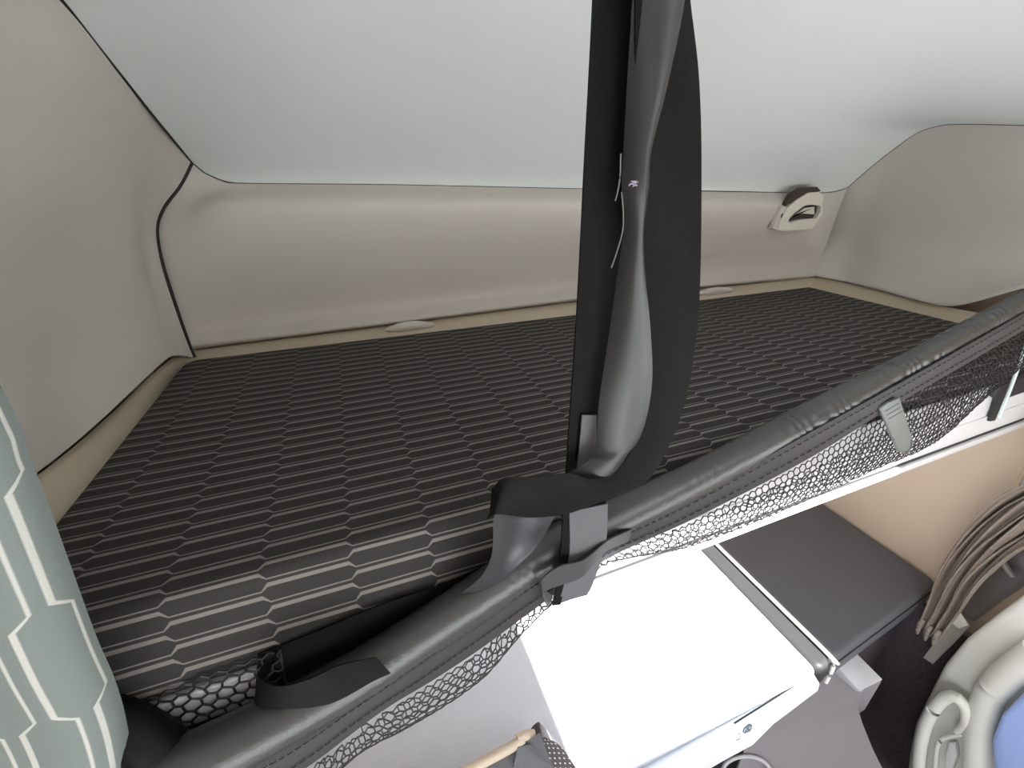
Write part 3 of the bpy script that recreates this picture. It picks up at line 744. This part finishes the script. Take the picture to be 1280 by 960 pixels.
# ================================================================ LOWER BUNK
ZL = -1.235
low = thing('lower_bunk_mattress', 'lower bunk cushion with pale grey centre and charcoal leatherette right end', 'mattress', (.7, .8, -1.33))
fy = lambda x: .41 + .12 * max(0, x - .95)
def cushion(x0, x1, zt, zb, r, y1=1.18):
    return pad_bm(outline([(x0, fy(x0)), (x1, fy(x1)), (x1, y1), (x0, y1)], (r + .006,) * 4, 5, 14), zt, zb, r, .01)
obj('centre_panel', cushion(-.43, 1.045, ZL, ZL - .10, .018), M['twill'], low, sharp=70)
obj('dark_band', cushion(1.046, 1.103, ZL, ZL - .10, .016), M['band'], low, sharp=70, label='charcoal band')
def pipe_path(x, r=.018, zt=ZL):
    y0 = fy(x) - .006
    return catmull([Vector((x, 1.17, zt + .002)), Vector((x, .8, zt + .002)), Vector((x, y0 + r * 1.5, zt + .002)), Vector((x, y0 + r * .3, zt - r * .3)), Vector((x, y0, zt - .03)), Vector((x, y0, zt - .09))], 60)
obj('piping', tube_bm(pipe_path(1.107), .0055, 8), M['piping'], low, label='white piping')
obj('side_panel', cushion(1.111, 1.68, ZL, ZL - .10, .018), M['leather'], low, sharp=70, label='charcoal leatherette end')
fs = bmesh.new()
tube_bm([Vector((1.112, fy(1.112) - .001, ZL - .026)), Vector((1.4, fy(1.4) - .001, ZL - .026)), Vector((1.675, fy(1.675) - .001, ZL - .026))], .003, 6, fs)
obj('front_seam', fs, M['gasket'], low)
# storage box below
hb = bmesh.new()
box_bm((-.43, .475, -1.95), (1.22, 1.18, ZL - .102), .01, bm=hb)
obj_h = obj('bunk_box', hb, M['housing'])
tag(obj_h, 'grey storage box carrying the lower bunk cushion behind the white drawer', 'storage box')
kick = obj('bunk_box', poly_bm([Vector((1.225, .47, -1.95)), Vector((1.68, .53, -1.95)), Vector((1.68, .53, ZL - .106)), Vector((1.225, .47, ZL - .106))], (0, .6, 0), .004), M['carpet'])
tag(kick, 'dark carpeted box under the charcoal end of the lower bunk', 'storage box')
# sloping housing in front of it, right of the drawer
hs = [P(1005, 850, z=-1.345), P(1066, 812, z=-1.345), P(1104, 850, z=-1.365), P(1080, 866, z=-1.41), P(1073, 882, z=-1.45), P(1080, 905, z=-1.50), P(1092, 935, z=-1.56), P(1112, 975, z=-1.64), P(1130, 1020, z=-1.72), P(900, 1020, z=-1.66), P(930, 935, z=-1.45)]
hz = bmesh.new()
f = hz.faces.new([hz.verts.new(p) for p in hs])
res = bmesh.ops.extrude_face_region(hz, geom=[f])
for v in [v for v in res['geom'] if isinstance(v, bmesh.types.BMVert)]: v.co += Vector((0.0, .0, -.15))
bmesh.ops.bevel(hz, geom=[e for e in hz.edges if e.calc_length() > .02], offset=.004, segments=2, affect='EDGES')
hous = thing('tunnel_cover', 'grey moulded cover sloping down below the white drawer beside the dark carpet', 'cover', P(1000, 1000, y=.34))
obj('shell', hz, M['housing'], hous, sharp=50)
obj('cap', poly_bm([.985 * q for q in [P(1042, 828, z=-1.342), P(1066, 811, z=-1.342), P(1105, 850, z=-1.36), P(1082, 861, z=-1.385), P(1076, 866, z=-1.395)]], (0, .03, -.03), .004), M['housing_lit'], hous, label='corner cap painted paler as the lit part')
rp = [P(900, 975, z=-1.50), P(907, 955, z=-1.48), P(925, 946, z=-1.47), P(945, 947, z=-1.475), P(960, 957, z=-1.50), P(966, 975, z=-1.53)]
obj('holder_rim', tube_bm(catmull(rp, 24), .005, 8), M['housing_lit'], hous, label='pale rounded holder rim')
# white drawer
dr = thing('storage_drawer', 'white pull-out drawer front with two small grey marks below the lower bunk', 'drawer', P(960, 930, y=.38))
zd = ZL - .018
dl = [P(1017, 841, z=zd), P(1026, 855, z=zd - .012), P(1023, 864, z=zd - .03), P(967, 906, z=zd - .065), P(942, 932, z=zd - .105), P(887, 961, z=zd - .165), P(790, 1012, z=zd - .20), P(745, 1010, z=zd), P(820, 964, z=zd), P(918, 903, z=zd)]
obj('front_lip', poly_bm(dl, (0, .035, -.03), .004), M['drawer'], dr)
obj('top_gap', tube_bm([P(1014, 843.5, z=zd + .001), P(918, 904, z=zd + .001)], .002, 6), M['groove'], dr)
def mk(a, b): return P(a, b, y=.3715)
mc_, lb = P(921, 920, y=.376), None
# emblem: ring with a small V ; badge: rounded plate with two strokes
def dplane(a, b):
    """point on the drawer lip's face"""
    p0, p1, p2 = dl[3], dl[4], dl[9]; nrm = (p1 - p0).cross(p2 - p0); d = ray(a, b)
    return d * (p0.dot(nrm) / d.dot(nrm)) * .990
eb = bmesh.new()
ring = [dplane(921 + 4.2 * math.cos(t * .3927), 920 + 5 * math.sin(t * .3927)) for t in range(17)]
tube_bm(ring, .0009, 5, eb, caps=False)
tube_bm([dplane(919, 918), dplane(921, 922), dplane(924, 917)], .0009, 5, eb)
obj('shield_mark', eb, M['mark'], dr)
eb = bmesh.new()
q = [(928, 915), (930, 910), (937, 905), (940, 906), (940, 910), (938, 914), (931, 917)]
poly_bm([dplane(*p) for p in q], (0, .001, -.001), bm=eb)
bd = obj('badge', eb, M['mark'], dr, smooth=False)
eb = bmesh.new()
tube_bm([dplane(930, 915) * .997, dplane(932, 910.5) * .997, dplane(934, 913.5) * .997], .0006, 5, eb)
tube_bm([dplane(936, 908) * .997, dplane(937, 911) * .997, dplane(939, 908) * .997], .0006, 5, eb)
obj('badge_stroke', eb, M['drawer'], bd)

# ---------------------------------------------------------------- driver's seat top, bottom of the view
seat = thing('driver_seat', 'grey fabric seat back with tan piping and perforated dark bolster below the net', 'seat', (0.0, .36, -1.9))
zc = -1.06
c0 = P(668, 919, z=zc); c1 = P(620, 944, z=zc); c2 = P(480, 1016, z=zc)
lft = c0 + (c1 - c0).normalized() * .50
ridge = catmull([lft, c1.lerp(c0, .2), P(645, 925, z=zc + .004), P(656, 919.5, z=zc + .004), c0], 30)
obj('piping', tube_bm(ridge, .010, 10), M['tan'], seat, label='tan piping')
gf = []
for i in range(24):
    v = i / 23; row = []
    for p in ridge:
        row.append(p + Vector((.035 * v, -.006 - .26 * v ** .7, -.01 - .62 * v ** 1.3 + .03 * math.sin(math.pi * v))))
    gf.append(row)
gfb = [[p + Vector((0, .075, -.012 - .0 * i)) for p in r] for i, r in enumerate(gf)]
gg = grid_bm(gf, thick=.05)
obj('backrest', gg, M['seatfab'], seat, sharp=60)
pa = [P(664, 920, z=zc), P(668, 931, z=zc - .01), P(682, 961, z=zc - .04), P(715, 1030, z=zc - .12)]
pb = [P(676, 919, z=zc), P(700, 932, z=zc - .03), P(721, 961, z=zc - .07), P(775, 1030, z=zc - .16)]
obj('bolster', ribbon_bm(list(zip(pa, pb)), 30, 8, .03, cup=0), M['perf'], seat, sharp=60, label='perforated dark leather bolster')
obj('seat_base', box_bm((-.40, -.10, -1.95), (.22, .22, -1.62), .05, 3), M['seatfab'], seat)

# ================================================================ DOOR SIDE (bottom right)
XD = 1.56
D = lambda a, b, x=XD: P(a, b, x=x)
door = thing('door_1', 'pale grey moulded door panel with a grab handle at the lower right corner', 'door', D(1200, 960))
door['kind'] = 'structure'
dout = [D(1128, 1000), D(1135, 940), D(1142, 905), D(1160, 868), D(1178, 832), D(1205, 800), D(1240, 772), D(1290, 735), D(1400, 660), D(1500, 760), D(1420, 1010)]
obj('panel', poly_bm(dout, (.07, 0, 0), .018, 4), M['door'], door, sharp=50)
# raised ridge with the sunlit shoulder
rid = [D(1300, 815, 1.53), D(1262, 842, 1.535), D(1238, 868, 1.54), D(1226, 905, 1.545), D(1222, 950, 1.545), D(1222, 1010, 1.545)]
obj('shoulder', tube_bm(catmull(rid, 30), .034, 14), M['door'], door)
hl = [D(1150, 1000, 1.53), D(1148, 960, 1.525), D(1152, 925, 1.52), D(1162, 895, 1.515), D(1180, 873, 1.515), D(1196, 872, 1.515), D(1207, 886, 1.52), D(1207, 903, 1.525), D(1196, 915, 1.535)]
obj('grab_handle', tube_bm(catmull(hl, 50), [.017] * 38 + [.017 - .0007 * i for i in range(12)], 14), M['door'], door)
bz = [D(1168, 1000, 1.535), D(1170, 945, 1.533), D(1176, 925, 1.532), D(1190, 920, 1.532), D(1204, 918, 1.532)]
obj('handle_bezel', tube_bm(catmull(bz, 24), .006, 10), M['chrome'], door)
obj('latch', poly_bm([D(1182, 960, 1.54), D(1181, 945, 1.54), D(1186, 928, 1.54), D(1193, 928, 1.54), D(1196, 945, 1.54), D(1190, 962, 1.54)], (.02, 0, 0), .003), M['chrome'], door)
blue = obj('blue_bag', None or poly_bm([D(1238, 925, 1.50), D(1250, 895, 1.49), D(1272, 872, 1.49), D(1300, 850, 1.49), D(1330, 1000, 1.49), D(1246, 1000, 1.50)], (.05, 0, 0), .012, 3), M['blue'])
tag(blue, 'blue plastic bag lying in the door pocket at the lower right corner', 'bag')
# pillar trim between curtain and door
pt = thing('pillar_trim', 'glossy dark brown pillar moulding between the bunched curtain and the door', 'pillar trim', P(1210, 780, x=1.63))
Q = lambda a, b, x=1.63: P(a, b, x=x)
obj('moulding', poly_bm([Q(1290, 640), Q(1252, 680), Q(1222, 716), Q(1194, 758), Q(1212, 780), Q(1250, 752), Q(1300, 720), Q(1340, 690)], (.05, 0, 0), .014, 4), M['pillar'], pt, sharp=60)
obj('rounded_rib', tube_bm(catmull([Q(1252, 672, 1.61), Q(1250, 692, 1.605), Q(1256, 708, 1.605), Q(1266, 720, 1.61)], 14), .010, 10), M['pillar'], pt)
bl_ = thing('seat_belt', 'pale brown seat belt webbing beside the pillar moulding', 'seat belt', Q(1180, 815, 1.62))
obj('webbing', ribbon_bm([(Q(1192, 765, 1.625), Q(1212, 782, 1.625)), (Q(1178, 790, 1.62), Q(1196, 800, 1.62)), (Q(1154, 822, 1.615), Q(1166, 830, 1.615))], 16, 4, .003), M['belt'], bl_)
obj('tab', poly_bm([Q(1196, 762, 1.615), Q(1210, 782, 1.615), Q(1198, 786, 1.615), Q(1186, 776, 1.615)], (.008, 0, 0), .002), M['ivory'], bl_, label='ivory tab')

# ================================================================ LIGHT, CAMERA
for o in [o for o in SC.objects if o.parent is None]: o.location.z += H
w = bpy.data.worlds.new('daylight'); SC.world = w; w.use_nodes = True
bg = w.node_tree.nodes['Background']; bg.inputs[0].default_value = (0.93, 0.97, 1.0, 1); bg.inputs[1].default_value = 4.5
sl = bpy.data.lights.new('sun', 'SUN'); sl.energy = 30; sl.angle = math.radians(0.6); sl.color = (1.0, .98, .95)
so = bpy.data.objects.new('sun', sl); COL.objects.link(so)
EL = math.radians(50)
so.rotation_euler = Vector((.09 * math.cos(EL), math.cos(EL), -math.sin(EL))).to_track_quat('-Z', 'Y').to_euler()
cam = bpy.data.cameras.new('camera'); co = bpy.data.objects.new('camera', cam); COL.objects.link(co)
cam.sensor_width = 36; cam.lens = F / 1280 * 36; cam.clip_start = .02
rgt = Vector((cy, -sy, 0)); fwd = Vector((sy * cp, cy * cp, -sp)); upv = rgt.cross(fwd)
R3 = Matrix((rgt, upv, -fwd)).transposed()
co.matrix_world = Matrix.Translation((0, 0, H)) @ R3.to_4x4()
SC.camera = co
vs = SC.view_settings
vs.view_transform = 'Standard'; vs.look = 'None'; vs.gamma = 1; vs.use_curve_mapping = False; vs.exposure = 0.0
SC.cycles.max_bounces = 10; SC.cycles.diffuse_bounces = 6
SC.cycles.use_denoising = True
